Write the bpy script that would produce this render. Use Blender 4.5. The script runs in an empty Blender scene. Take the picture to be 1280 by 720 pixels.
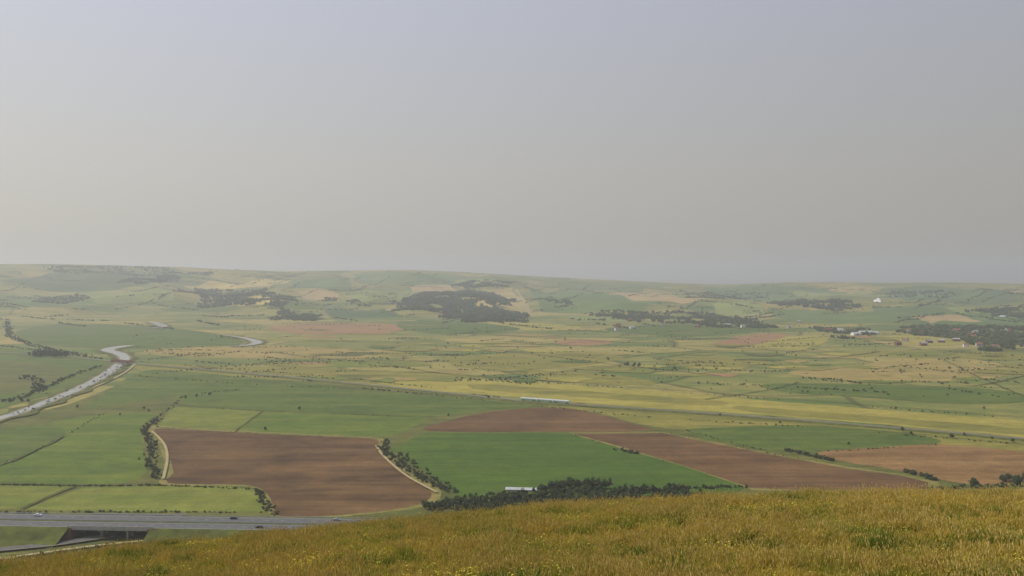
import bpy, bmesh, math, random
import numpy as np
from mathutils import Vector
random.seed(7); rng=np.random.default_rng(7)
scene=bpy.context.scene
EYE=150.0; FOC=1108.0; PITCH=math.atan(15/1108)

# ------------------------------------------------------------------ helpers
def S(r,g,b,k=1.0):
    f=lambda c:(((c/255+0.055)/1.055)**2.4 if c/255>0.04045 else c/255/12.92)*k
    return (f(r),f(g),f(b),1.0)
def G(px,py,z=0.0):
    """sight line from the hilltop -> map position on the flood plain"""
    a=PITCH; u=360-py
    dx=px-640; dy=u*math.sin(a)+FOC*math.cos(a); dz=u*math.cos(a)-FOC*math.sin(a)
    t=(z-EYE)/dz
    return (dx*t,dy*t)
def GL(pts,z=0.0): return [G(x,y,z) for x,y in pts]
def catmull(P,n=6,closed=False):
    P=[np.array(p,float) for p in P]; out=[]; N=len(P)
    rngi=range(N) if closed else range(N-1)
    for i in rngi:
        if closed: p0,p1,p2,p3=P[(i-1)%N],P[i],P[(i+1)%N],P[(i+2)%N]
        else: p0,p1,p2,p3=P[max(i-1,0)],P[i],P[i+1],P[min(i+2,N-1)]
        for k in range(n):
            t=k/n
            out.append(0.5*((2*p1)+(-p0+p2)*t+(2*p0-5*p1+4*p2-p3)*t*t+(-p0+3*p1-3*p2+p3)*t**3))
    if not closed: out.append(P[-1])
    return out
_sn=[(rng.uniform(0,6.28),rng.uniform(.6,1.6),rng.uniform(0,6.28)) for _ in range(24)]
def snoise(x,y,w,o=0):
    v=0
    for k in range(6):
        a,s,p=_sn[(k+o)%24]
        v=v+np.sin((x*np.cos(a)+y*np.sin(a))*6.283*s/w+p+1.3*np.sin((x*np.sin(a)-y*np.cos(a))*3.1*s/w+p*2))
    return v/6
def link(o): scene.collection.objects.link(o); return o
def mesh_obj(name,verts,faces,mats=None,fm=None,smooth=False):
    me=bpy.data.meshes.new(name); me.from_pydata([tuple(map(float,v)) for v in verts],[],faces)
    for m in (mats or []): me.materials.append(m)
    if fm: me.polygons.foreach_set('material_index',fm)
    if smooth: me.polygons.foreach_set('use_smooth',[True]*len(me.polygons))
    me.update(); return link(bpy.data.objects.new(name,me))

# ------------------------------------------------------------------ materials
def newmat(name,rough=0.9,spec=0.15):
    m=bpy.data.materials.new(name); m.use_nodes=True
    nt=m.node_tree; b=nt.nodes['Principled BSDF']
    b.inputs['Roughness'].default_value=rough
    b.inputs['Specular IOR Level'].default_value=spec
    return m,nt,b
def N(nt,t,**kw):
    n=nt.nodes.new(t)
    for k,v in kw.items(): setattr(n,k,v)
    return n
def mix(nt,a,b,f,bt='MIX'):
    n=N(nt,'ShaderNodeMix',data_type='RGBA',blend_type=bt)
    for s,v in ((n.inputs[0],f),(n.inputs[6],a),(n.inputs[7],b)):
        if hasattr(v,'is_linked') or hasattr(v,'links'): nt.links.new(v,s)
        else: s.default_value=v
    return n.outputs[2]
def ramp(nt,src,stops,interp='LINEAR'):
    n=N(nt,'ShaderNodeValToRGB'); n.color_ramp.interpolation=interp
    e=n.color_ramp.elements
    while len(e)<len(stops): e.new(0.5)
    for el,(p,c) in zip(e,stops): el.position=p; el.color=c if not isinstance(c,(int,float)) else (c,c,c,1)
    nt.links.new(src,n.inputs[0]); return n.outputs[0]
def noise(nt,vec,scale,detail=3,dist=0,rough=.55):
    n=N(nt,'ShaderNodeTexNoise'); n.inputs['Scale'].default_value=scale; n.inputs['Detail'].default_value=detail
    n.inputs['Distortion'].default_value=dist; n.inputs['Roughness'].default_value=rough
    nt.links.new(vec,n.inputs['Vector']); return n.outputs['Fac']
def mapping(nt,vec,rot=0,scale=(1,1,1)):
    n=N(nt,'ShaderNodeMapping'); n.inputs['Rotation'].default_value=(0,0,rot); n.inputs['Scale'].default_value=scale
    nt.links.new(vec,n.inputs['Vector']); return n.outputs[0]
def field_mat(name,c1,c2,c3=None,rot=0.0,stripe=0.25,wl=9.0,patch=70,c3amt=.85):
    """field: two tones in broad patches, drill lines along 'rot', fine speckle"""
    m,nt,b=newmat(name)
    pos=N(nt,'ShaderNodeNewGeometry').outputs['Position']
    big=noise(nt,pos,1/patch,5,.8)
    col=mix(nt,c1,c2,ramp(nt,big,[(.38,0.),(.62,1.)]))
    if c3:
        st=mapping(nt,pos,rot,(1/160,1/26,.01))
        s=noise(nt,st,1.0,4,.5)
        col=mix(nt,col,c3,ramp(nt,s,[(.45,0.),(.72,c3amt)]))
    mp=mapping(nt,pos,rot,(.004,1/wl,.01))
    w=noise(nt,mp,1.0,3,0)
    col=mix(nt,col,ramp(nt,w,[(.3,1-stripe),(.7,1+stripe*.6)]),1.0,'MULTIPLY')
    mid=noise(nt,pos,1/14,4,.3,.65)
    col=mix(nt,col,ramp(nt,mid,[(.3,.82),(.7,1.16)]),1.0,'MULTIPLY')
    fine=noise(nt,pos,.45,4,0,.7)
    col=mix(nt,col,ramp(nt,fine,[(.25,.70),(.75,1.26)]),1.0,'MULTIPLY')
    nt.links.new(col,b.inputs['Base Color']); return m
def simple_mat(name,c,rough=.8,spec=.2,var=.25,scale=.5,metal=0):
    m,nt,b=newmat(name,rough,spec); b.inputs['Metallic'].default_value=metal
    tc=N(nt,'ShaderNodeTexCoord').outputs['Object']
    n=noise(nt,tc,scale,4)
    nt.links.new(mix(nt,c,ramp(nt,n,[(.25,1-var),(.75,1+var)]),1.0,'MULTIPLY'),b.inputs['Base Color'])
    return m

# ------------------------------------------------------------------ terrain function
RX=[-600,-200,0,60,120,230,290,350,450,510,560,680,800,900,960,1040,1100,1190,1280,1500,1900]
RY=[333,331,330,330,331,334,337,339,338,337.5,339,346,352,356,354,352.5,353.5,353,355,354,350]
R1=6500.0
def terrain(x,y):
    x=np.asarray(x,float); y=np.asarray(y,float)
    r=np.hypot(x,y); th=np.clip(np.arctan2(x,np.maximum(y,1e-3)),-.9,.9)
    px=640+FOC*np.tan(th)
    yr=np.interp(px,RX,RY)
    r0=np.interp(px,[0,300,600,900,1280],[3150,3050,2900,2750,2600])
    r0=r0+150*snoise(x,y,2500,3)
    s=np.clip((r-r0)/(R1-r0),0,1.6)
    zr=EYE+(345-yr)/FOC*R1*np.cos(th)
    s1=np.clip(s,0,1)
    p=s1**1.35*(1-.15*s1)+.15*s1**3
    z=zr*p
    env=np.clip(s1*5,0,1)*np.clip((1-s1)*5.5,0,1)
    z=z+env*(38*snoise(x,y,1500,0)+30*snoise(x,y,760,5)+12*snoise(x,y,380,11))
    z=np.where(r>R1,zr-(r-R1)*0.035,z)
    z=np.where(r<=r0,0,np.maximum(z,0))
    z=np.where(y<0,0,z)
    return z
def GT(px,py):
    """sight line -> point on rising terrain"""
    a=PITCH; u=360-py
    d=np.array([px-640,u*math.sin(a)+FOC*math.cos(a),u*math.cos(a)-FOC*math.sin(a)]); d/=np.hypot(d[0],d[1])
    rr=np.arange(1200,6600,8.0)
    zz=EYE+d[2]*rr; tz=terrain(d[0]*rr,d[1]*rr)
    k=np.argmax(zz<=tz)
    if not (zz<=tz).any(): k=len(rr)-1
    return (d[0]*rr[k],d[1]*rr[k])

# patches on the downs: (outline, colour)
YEL=S(178,156,84); TAN=S(162,138,88); GRN=S(92,108,50); DGR=S(72,88,42); LGR=S(124,130,66)
HP=[([(225,358),(262,351),(330,348),(368,350),(340,357),(290,362),(240,362)],YEL),
 ([(290,376),(330,369),(372,373),(350,380),(300,382)],YEL),
 ([(372,365),(395,361),(425,366),(420,374),(385,374)],TAN),
 ([(0,352),(60,342),(180,344),(230,352),(150,362),(60,364)],DGR),
 ([(430,372),(480,362),(520,362),(505,374),(450,380)],LGR),
 ([(510,358),(560,356),(570,364),(520,366)],TAN),
 ([(590,374),(640,366),(655,374),(648,380),(600,380)],TAN),
 ([(605,362),(640,360),(652,372),(664,390),(652,391),(630,384),(595,384)],S(162,142,84)),
 ([(663,362),(760,366),(830,378),(800,392),(720,392),(676,388)],GRN),
 ([(890,380),(935,376),(960,392),(905,394)],LGR),
 ([(960,386),(1080,390),(1130,400),(1040,406),(975,398)],GRN),
 ([(1090,384),(1190,382),(1280,394),(1280,410),(1160,408),(1100,396)],S(88,104,50)),
 ([(700,352),(840,357),(800,366),(700,362)],S(100,112,60)),
 ([(100,366),(210,362),(220,376),(120,380)],LGR),
 ([(0,366),(90,368),(110,382),(0,388)],GRN),
 ([(400,384),(480,386),(500,396),(420,398)],DGR),
 ([(440,342),(560,343),(640,350),(540,356),(450,354)],S(98,112,62)),
 ([(880,360),(1000,358),(1060,366),(990,376),(900,370)],S(92,108,60)),
 ([(560,349),(612,350),(640,356),(590,358)],LGR),
 ([(1100,362),(1250,362),(1275,376),(1130,376)],S(86,102,56)),
 ([(360,352),(430,345),(440,358),(385,361)],GRN),
 ([(1180,384),(1235,386),(1240,391),(1195,391)],LGR),
 ([(700,394),(780,396),(800,402),(720,402)],LGR),
 ([(990,364),(1080,362),(1110,370),(1010,374)],LGR),
 ([(760,368),(830,366),(880,374),(850,380),(790,376)],TAN),
 ([(1140,396),(1200,394),(1230,402),(1160,404)],TAN),
]
def pip(X,Y,poly):
    ins=np.zeros(X.shape,bool); n=len(poly)
    for i in range(n):
        x1,y1=poly[i]; x2,y2=poly[(i+1)%n]
        c=((y1>Y)!=(y2>Y))
        with np.errstate(divide='ignore',invalid='ignore'):
            ins^=c&(X<(x2-x1)*(Y-y1)/((y2-y1) if y2!=y1 else 1e-9)+x1)
    return ins

# ------------------------------------------------------------------ the ground sheet
ang=np.concatenate([np.linspace(-180,-42,70)[:-1],np.linspace(-42,42,1350),np.linspace(42,180,70)[1:]])
ang=np.radians(ang)
rad=np.concatenate([[5],np.linspace(300,2500,60),np.arange(2515,6700,12),np.geomspace(6750,40000,30)])
A,R=np.meshgrid(ang,rad)
X=R*np.sin(A); Y=R*np.cos(A); Z=terrain(X,Y)
Z=np.where(R>6600,np.maximum(Z,0),Z)
nr,na=X.shape
me=bpy.data.meshes.new('ground')
me.vertices.add(nr*na); me.vertices.foreach_set('co',np.stack([X,Y,Z],-1).ravel())
idx=np.arange(nr*na).reshape(nr,na)
q=np.stack([idx[:-1,:-1],idx[1:,:-1],idx[1:,1:],idx[:-1,1:]],-1).reshape(-1,4)
nf=len(q)
me.loops.add(nf*4); me.loops.foreach_set('vertex_index',q.ravel())
me.polygons.add(nf); me.polygons.foreach_set('loop_start',np.arange(nf)*4); me.polygons.foreach_set('loop_total',np.full(nf,4))
me.polygons.foreach_set('use_smooth',np.ones(nf,bool))
me.update(); me.validate()
colr=np.zeros((nr*na,4),np.float32)
Xf=X.ravel(); Yf=Y.ravel(); far=(np.hypot(Xf,Yf)>2400)&(Yf>0)
wx=Xf+10*snoise(Xf,Yf,180,2); wy=Yf+18*snoise(Xf,Yf,240,9)
for poly,c in HP:
    w=[GT(*p) for p in poly]
    bb=np.array(w); sel=far&(wx>bb[:,0].min())&(wx<bb[:,0].max())&(wy>bb[:,1].min())&(wy<bb[:,1].max())
    ii=np.nonzero(sel)[0]; ins=pip(wx[ii],wy[ii],w); colr[ii[ins]]=(c[0],c[1],c[2],1)
at=me.attributes.new('patch','FLOAT_COLOR','POINT'); at.data.foreach_set('color',colr.ravel())
ground=link(bpy.data.objects.new('ground',me))
m,nt,b=newmat('grassland_patchwork')
pos=N(nt,'ShaderNodeNewGeometry').outputs['Position']
wn=N(nt,'ShaderNodeTexNoise'); wn.inputs['Scale'].default_value=1/260; wn.inputs['Detail'].default_value=2; nt.links.new(pos,wn.inputs['Vector'])
sc=N(nt,'ShaderNodeVectorMath',operation='MULTIPLY_ADD'); nt.links.new(wn.outputs['Color'],sc.inputs[0]); sc.inputs[1].default_value=(110,110,0); nt.links.new(pos,sc.inputs[2])
mp=mapping(nt,sc.outputs[0],.35,(1/300,1/210,0))
v=N(nt,'ShaderNodeTexVoronoi',voronoi_dimensions='2D'); v.inputs['Scale'].default_value=1; nt.links.new(mp,v.inputs['Vector'])
sep=N(nt,'ShaderNodeSeparateColor'); nt.links.new(v.outputs['Color'],sep.inputs[0])
pc=ramp(nt,sep.outputs[0],[(0,S(110,114,52)),(.16,S(128,124,60)),(.32,S(90,104,44)),(.5,S(144,132,68)),(.62,S(114,116,54)),(.78,S(94,106,46)),(.9,S(156,138,76))],'CONSTANT')
ve=N(nt,'ShaderNodeTexVoronoi',voronoi_dimensions='2D',feature='DISTANCE_TO_EDGE'); ve.inputs['Scale'].default_value=1; nt.links.new(mp,ve.inputs['Vector'])
edge=ramp(nt,ve.outputs['Distance'],[(.0,.55),(.01,.6),(.026,1.)])
n1=noise(nt,mapping(nt,pos,.2,(1/260,1/90,.01)),1,5,.8)
col=mix(nt,pc,S(160,140,76),ramp(nt,n1,[(.46,0.),(.66,.8)]))
n2=noise(nt,pos,1/45,5,.3,.65)
col=mix(nt,col,S(82,95,40),ramp(nt,n2,[(.42,0.),(.72,.7)]))
col=mix(nt,col,edge,1.0,'MULTIPLY')
at=N(nt,'ShaderNodeAttribute',attribute_name='patch')
hill=ramp(nt,noise(nt,pos,1/120,4,.4),[(.3,.8),(.7,1.2)])
pcol=mix(nt,at.outputs['Color'],hill,1.0,'MULTIPLY')
col=mix(nt,col,pcol,at.outputs['Alpha'])
fine=noise(nt,pos,.12,4,0,.7)
col=mix(nt,col,ramp(nt,fine,[(.25,.76),(.75,1.24)]),1.0,'MULTIPLY')
nt.links.new(col,b.inputs['Base Color']); me.materials.append(m)

# ------------------------------------------------------------------ fields on the flood plain
layer=[0.04]
def field(name,pix,mat,jit=.5,sm=True):
    w=GL(pix)
    if sm: P=catmull(w,8,True)
    else:
        P=[]; k=len(w)
        for i in range(k):
            a=np.array(w[i]); b_=np.array(w[(i+1)%k]); n=max(1,int(np.linalg.norm(b_-a)/9))
            P+=[a+(b_-a)*j/n for j in range(n)]
    P=[p+np.array([snoise(p[0],p[1],14,4)+1.2*snoise(p[0],p[1],60,2),snoise(p[0],p[1],17,8)+1.2*snoise(p[0],p[1],55,12)])*jit for p in P]
    layer[0]+=0.006
    o=mesh_obj(name,[(p[0],p[1],layer[0]) for p in P],[list(range(len(P)))],[mat])
    if o.data.polygons[0].normal.z<0: o.data.flip_normals()
    return o
M_plough=field_mat('ploughed_soil',S(99,71,38),S(76,54,28),S(124,94,56),rot=1.1,stripe=.3,wl=6,patch=55,c3amt=.75)
M_plough2=field_mat('ploughed_soil_dry',S(105,76,44),S(87,62,35),S(126,96,58),rot=-.5,stripe=.26,wl=7,c3amt=.7)
M_plough3=field_mat('ploughed_soil_pale',S(134,100,58),S(116,86,48),S(146,115,68),rot=-.3,stripe=.22,wl=8)
M_crop=field_mat('green_crop',S(74,96,23),S(65,88,22),S(86,102,30),rot=1.2,stripe=.18,wl=5,patch=110,c3amt=.75)
M_left=field_mat('ley_grass',S(92,107,30),S(78,96,28),S(112,116,42),rot=1.0,stripe=.18,wl=6,patch=60)
M_crop2=field_mat('pasture_green',S(84,99,32),S(72,89,28),S(104,110,43),rot=.2,stripe=.18,wl=8,patch=50)
M_crop3=field_mat('pasture_light',S(112,116,40),S(97,107,36),S(126,125,52),rot=.9,stripe=.18,wl=7,patch=45)
M_olive=field_mat('hay_meadow',S(128,120,48),S(110,108,44),S(144,130,60),rot=.15,stripe=.18,wl=10)
M_yellow=field_mat('yellow_grass',S(154,142,60),S(139,130,54),S(164,147,72),rot=-.42,stripe=.18,wl=8)
M_tan=field_mat('dry_grass',S(154,132,72),S(130,118,60),S(164,140,82),rot=.1,stripe=.18,wl=14)
M_verge=field_mat('verge_grass',S(126,117,58),S(102,103,46),S(146,126,70),rot=.1,stripe=.2,wl=5,patch=18)
M_pink=field_mat('bare_field',S(148,111,72),S(134,102,66),S(154,124,80),rot=.3,stripe=.12,wl=14)
M_dol=field_mat('rough_grass',S(94,96,38),S(80,84,34),S(114,109,50),rot=.5,stripe=.18,wl=6,patch=30)
field('meadow',[(-260,560),(-100,520),(60,512),(200,470),(420,478),(640,500),(900,518),(1300,550),(1500,580),(1500,660),(700,680),(-260,680)],M_dol)
field('meadow',[(170,455),(300,458),(450,462),(600,470),(560,482),(470,480),(330,474),(200,468)],M_olive)
field('meadow',[(200,462),(330,474),(430,484),(300,488),(225,494),(150,505),(110,510),(130,492),(165,470)],M_crop2)
field('hay_meadow',[(480,478),(600,474),(760,485),(1000,504),(1300,528),(1420,540),(1420,566),(1300,549),(1000,522),(800,509),(700,501),(590,492),(500,486)],M_yellow,jit=2)
field('rough_grass',[(600,480),(760,491),(900,501),(880,507),(740,497),(600,487)],M_olive,jit=3)
field('rough_grass',[(930,508),(1100,521),(1300,538),(1300,545),(1080,527),(940,515)],M_olive,jit=3)
field('hay_meadow',[(680,508),(800,512),(1000,526),(1300,552),(1400,565),(1300,572),(1180,556),(1080,538),(960,532),(860,537),(800,530),(740,515)],M_olive)
field('pasture',[(232,494),(300,487),(400,485),(500,491),(600,500),(668,508),(600,514),(540,521),(460,518),(330,513),(240,507)],M_crop2)
field('pasture',[(216,508),(328,514),(292,541),(245,538),(198,533)],M_crop3,sm=False)
field('pasture',[(329,514),(400,517),(460,519),(538,522),(520,532),(492,545),(400,545),(293,541)],M_left,sm=False)
field('pasture',[(60,530),(130,518),(192,517),(176,533),(178,560),(183,588),(160,602),(90,606),(-40,604),(-60,600),(0,582),(80,546)],M_left)
field('pasture',[(-120,575),(-60,545),(58,531),(78,545),(0,580),(-60,598)],M_crop2)
field('rough_grass',[(-90,607),(94,608),(60,622),(20,636),(-90,637)],M_crop3,sm=False)
field('rough_grass',[(102,610),(180,608),(280,608),(318,612),(330,628),(334,640),(150,640),(32,637)],M_crop3,sm=False)
field('verge',[(186,533),(250,535),(330,540),(400,543),(474,547),(482,554),(484,564),(503,580),(534,602),(552,617),(535,632),(480,641),(420,646),(347,646),(334,632),(318,612),(285,607.5),(203,606),(206,590),(203,570),(197,553)],M_verge,jit=1.)
field('ploughed_field',[(194,536.5),(250,538),(330,542.5),(400,545.5),(464,548.5),(474,553),(472,562),(490,577),(517,599),(540,616),(528,629),(480,639),(420,644),(350,644.5),(340,628),(323,609.5),(290,605.5),(211,604),(216,590),(212,570),(205,553)],M_plough,jit=1.2)
field('ploughed_field',[(536,538.6),(562,525.5),(602,516.8),(650,511),(700,510),(738,515.5),(786,528.5),(812,538),(700,539.6)],M_plough2,jit=.8)
field('crop_field',[(530,541),(708,541),(760,556),(850,580),(932,607),(920,616),(800,620),(575,622),(560,610),(520,582),(488,562)],M_crop,sm=False)
field('verge',[(708,540.5),(830,540),(870,548),(962,566),(1062,584),(1132,593),(1172,602),(1180,612),(1100,615),(940,613),(929,608),(852,582),(777,561)],M_verge,sm=False)
field('ploughed_field',[(716,542),(828,541.3),(868,549.6),(960,567.8),(1060,586),(1128,595),(1160,603),(1160,612),(1000,613),(940,610),(860,584),(785,561)],M_plough2,sm=False)
field('crop_field',[(855,538),(920,534),(1000,531.5),(1080,537),(1140,543),(1176,553),(1100,560),(1010,565),(950,561),(890,550)],M_crop2)
field('ploughed_field',[(1022,566),(1090,560),(1180,556),(1300,567),(1400,580),(1400,606),(1280,604),(1220,606),(1160,597),(1110,586),(1060,578)],M_plough3)
# the marsh beyond the railway
field('pasture',[(22,414),(90,404),(200,409),(285,420),(300,431),(220,435),(130,436),(60,432),(30,424)],M_crop2)
field('dry_meadow',[(-60,378),(60,376),(170,378),(290,380),(330,392),(200,398),(60,392),(-60,394)],M_tan)
field('dry_meadow',[(185,438),(330,432),(500,440),(470,447),(350,448),(230,445)],M_tan)
field('bare_field',[(335,409),(400,404),(488,405),(505,412),(470,416),(380,418)],M_pink)
field('bare_field',[(888,431),(915,422),(955,416),(990,418),(960,427),(930,434)],M_pink,sm=False)
field('hay_meadow',[(935,434),(985,420),(1036,420),(1034,427),(1005,437)],M_yellow,sm=False)
field('dry_meadow',[(985,466),(1060,457),(1130,451),(1185,452),(1258,467),(1200,476),(1080,477)],M_tan)
field('dry_meadow',[(692,427),(735,424),(768,428),(740,432),(705,431)],M_pink)
field('dry_meadow',[(1020,443),(1130,438),(1240,440),(1380,446),(1280,450),(1120,447)],M_olive)
field('dry_meadow',[(560,447),(700,440),(780,447),(700,460),(600,462)],M_olive)
field('pasture',[(960,480),(1100,481),(1240,487),(1300,500),(1200,505),(1080,497),(980,490)],M_crop2)
field('pasture',[(760,410),(880,404),(960,412),(880,420),(800,418)],M_crop2)
field('hay_meadow',[(620,402),(720,408),(700,413),(620,411)],M_yellow)
field('pasture',[(510,400),(600,404),(650,412),(560,418),(500,410)],M_crop2)
field('pasture',[(-60,440),(20,436),(110,447),(135,455),(110,478),(40,500),(-60,512)],M_crop2)
field('rough_grass',[(-60,455),(20,452),(80,462),(70,478),(20,490),(-60,500)],M_dol)
field('hay_meadow',[(820,452),(900,446),(960,452),(900,462)],M_olive)
field('dry_meadow',[(640,463),(760,468),(820,480),(720,478)],M_olive)
field('dry_meadow',[(340,452),(480,452),(540,457),(420,459)],M_crop3)
field('hay_meadow',[(1110,420),(1200,420),(1250,426),(1180,432),(1120,428)],M_yellow)
mats=[M_crop2,M_olive,M_olive,M_crop3,M_dol,M_tan,M_tan,M_crop3,M_yellow,M_pink]
for k in range(110):
    px=random.uniform(330,1330); py=random.uniform(406,478) 
    w=random.uniform(10,46); h=random.uniform(.6,2.0)*(py-380)/50; sk=random.uniform(-14,14)
    field('marsh_pasture',[(px-w,py),(px-w*.2+sk,py-h),(px+w,py-h*.3),(px+w*.4+sk*.3,py+h)],random.choice(mats),jit=5,sm=random.random()<.5)

# ------------------------------------------------------------------ swept strips
def sweep(name,pts,profile,mats,fm=None,n=6,parent=None,drape=False,wob=0.):
    P=catmull(pts,n); V=[];F=[];MI=[]
    for i,p in enumerate(P):
        t=P[min(i+1,len(P)-1)]-P[max(i-1,0)]; t/=np.linalg.norm(t)+1e-9; nn=np.array([-t[1],t[0]])
        sh=wob*snoise(p[0],p[1],70,3)
        for o,z in profile:
            o2=o*(1+(.5*snoise(p[0]+o*9,p[1],40,8) if wob else 0))+sh
            xx,yy=p[0]+nn[0]*o2,p[1]+nn[1]*o2
            V.append((xx,yy,z+(float(terrain(xx,yy)) if drape else 0)))
    k=len(profile)
    for i in range(len(P)-1):
        for j in range(k-1):
            F.append((i*k+j,(i+1)*k+j,(i+1)*k+j+1,i*k+j+1)); MI.append(fm[j] if fm else 0)
    o=mesh_obj(name,V,F,mats,MI)
    me=o.data
    if sum(f.normal.z for f in me.polygons)<0: me.flip_normals()
    if parent: o.parent=parent
    return o
def empty(name,loc=(0,0,0)):
    e=bpy.data.objects.new(name,None); e.location=loc; return link(e)
M_asph=simple_mat('asphalt',(.105,.10,.094,1),.85,.3,.2,.3)
M_paint=simple_mat('road_paint',(.5,.5,.47,1),.6,.3,.2,1)
M_conc=simple_mat('concrete',(.34,.33,.30,1),.85,.2,.2,.5)
M_steel=simple_mat('galvanised_steel',(.42,.43,.44,1),.45,.5,.15,2,.6)
M_bank=simple_mat('embankment_grass',S(84,88,38),.95,.1,.45,.15)
M_ballast=simple_mat('ballast',S(118,104,76),.95,.1,.25,.6)
M_track=simple_mat('farm_track_chalk',S(160,144,104),.95,.1,.2,.3)
M_brick=simple_mat('red_brick',S(122,82,64),.9,.1,.3,1.5)
M_rust=simple_mat('painted_girder',S(112,72,58),.7,.3,.2,1)
rdz=7.0
ra=np.array(G(0,649.5,rdz)); rb=np.array(G(430,656,rdz)); rd=(rb-ra)/np.linalg.norm(rb-ra); rn=np.array([-rd[1],rd[0]])
def RP(s,o=0): return ra+rd*s+rn*o
def station(px,py): 
    p=np.array(G(px,py,rdz)); return float(np.dot(p-ra,rd))
s0,s1b=station(104,650),station(202,652)
road=empty('dual_carriageway')
def straight(name,sa,sb,profile,mats,fm=None,parent=road):
    k=max(2,int(abs(sb-sa)/20)); return sweep(name,[RP(sa+(sb-sa)*i/k) for i in range(k+1)],profile,mats,fm,n=1,parent=parent)
straight('carriageway_surface',-600,400,[(-12.4,rdz-.02),(-12.2,rdz+.1),(-12,rdz+.1),(-11.99,rdz),(-1.6,rdz),(-1.59,rdz+.12),(1.59,rdz+.12),(1.6,rdz),(11.99,rdz),(12,rdz+.1),(12.2,rdz+.1),(12.4,rdz-.02)],[M_asph,M_conc,M_bank],[1,1,1,0,1,2,1,0,1,1,1])
for o in (-11.2,-2.4,2.4,11.2):
    straight('edge_line',-600,400,[(o-.09,rdz+.006),(o+.09,rdz+.006)],[M_paint])
V=[];F=[]
for o in (-6.8,6.8):
    for s in np.arange(-600,400,9):
        a=[RP(s,o-.09),RP(s+2.4,o-.09),RP(s+2.4,o+.09),RP(s,o+.09)]; n0=len(V)
        V+= [(p[0],p[1],rdz+.008) for p in a]; F.append((n0,n0+1,n0+2,n0+3))
lm=mesh_obj('lane_markings',V,F,[M_paint]); lm.parent=road
for o in (-12.9,-.5,.5,12.9):
    straight('crash_barrier',-600,400,[(o-.04,rdz+.45),(o-.08,rdz+.6),(o-.04,rdz+.78),(o+.04,rdz+.78)],[M_steel])
V=[];F=[]
def boxv(V,F,c,ux,uy,hx,hy,z0,z1):
    n0=len(V)
    for z in (z0,z1):
        for sx,sy in ((-1,-1),(1,-1),(1,1),(-1,1)):
            p=np.array(c)+ux*sx*hx+uy*sy*hy; V.append((p[0],p[1],z))
    F+= [(n0,n0+3,n0+2,n0+1),(n0+4,n0+5,n0+6,n0+7)]+[(n0+i,n0+(i+1)%4,n0+4+(i+1)%4,n0+4+i) for i in range(4)]
for o in (-12.9,0,12.9):
    for s in np.arange(-600,400,3.2): boxv(V,F,RP(s,o),rd,rn,.06,.06,rdz-.3,rdz+.7)
ps=mesh_obj('barrier_posts',V,F,[M_steel]); ps.parent=road
for sa,sb in ((-600,s0),(s1b,400)):
    straight('embankment',sa,sb,[(-32,-.3),(-24,2.2),(-14,rdz-.15),(-12.3,rdz-.05),(12.3,rdz-.05),(14,rdz-.15),(26,.0)],[M_bank])
br=empty('road_bridge')
straight('bridge_deck',s0-1,s1b+1,[(-13.4,rdz-1.5),(-13.4,rdz+.0),(-13.4,rdz+.9),(-13.1,rdz+.9),(-13.1,rdz-.04),(13.1,rdz-.04),(13.1,rdz+.9),(13.4,rdz+.9),(13.4,rdz-1.5),(-13.4,rdz-1.5)],[M_conc],parent=br)
V=[];F=[]
for s in (s0,s1b): boxv(V,F,RP(s,0),rd,rn,1.4,14.2,-.2,rdz-.2)
for s in (s0-6,s1b+6): boxv(V,F,RP(s,-14.2),rd,rn,6,.4,-.2,rdz-.4)
ab=mesh_obj('abutments',V,F,[M_brick]); ab.parent=br
V=[];F=[]
for s in (s0+(s1b-s0)*.36,s0+(s1b-s0)*.68):
    for o in (-9,-3,3,9): boxv(V,F,RP(s,o),rd,rn,.5,.8,-.2,rdz-1.4)
    boxv(V,F,RP(s,0),rd,rn,.7,12.6,rdz-2.1,rdz-1.52)
pr=mesh_obj('piers',V,F,[M_conc]); pr.parent=br
ml=(s0+s1b)/2
lane=[G(-120,700),G(0,689),G(70,682),G(130,673),tuple(RP(ml-4,-10)),tuple(RP(ml,12)),tuple(RP(ml+20,40))]
sweep('lane',lane,[(-3.6,1.14),(-3.4,1.26),(-3.2,1.26),(-3.19,1.18),(3.19,1.18),(3.2,1.26),(3.4,1.26),(3.6,1.14)],[M_track,M_asph],[0,0,0,1,0,0,0])
sweep('footpath',[G(-80,712),G(40,695),G(120,684),G(200,676)],[(-1.3,1.10),(1.3,1.10)],[M_track])
# railway
RW=[(-60,437),(60,443),(165,453),(280,463),(400,474),(520,486),(600,494.3),(650,499.6),(712,504),(850,513),(1000,524),(1150,536),(1300,549),(1420,560)]
RW=[(x,y+.6) for x,y in RW]
rwp=GL(RW,1.5)
rail=empty('railway_line')
sweep('railway_embankment',rwp,[(-11,-.1),(-6,1.1),(-4,1.25),(-3.6,1.3),(3.6,1.3),(4,1.25),(6,1.1),(10,-.1)],[M_bank,M_ballast],[0,0,0,1,0,0,0],parent=rail)
for o in (-2.9,-1.47,1.47-.0,2.9):
    sweep('rail',rwp,[(o-.04,1.45),(o-.04,1.6),(o+.04,1.6),(o+.04,1.45)],[M_steel],parent=rail)
sweep('farm_track',GL([(170,455),(150,470),(100,492),(40,515),(-60,545)]),[(-1.8,1.15),(1.8,1.15)],[M_track])
sweep('farm_track',GL([(190,540),(205,556),(209,575),(204,600)]),[(-1.1,1.15),(1.1,1.15)],[M_track])
sweep('farm_track',GL([(470,558),(480,572),(508,596),(546,617)]),[(-1.1,1.15),(1.1,1.15)],[M_track])
sweep('farm_track',[GT(*p) for p in [(646,362),(652,372),(655,380),(664,390)]],[(-6,2.0),(6,2.0)],[M_track],drape=True)
M_ditch=simple_mat('ditch_reeds',S(80,84,40),.95,.1,.45,.1)
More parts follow.
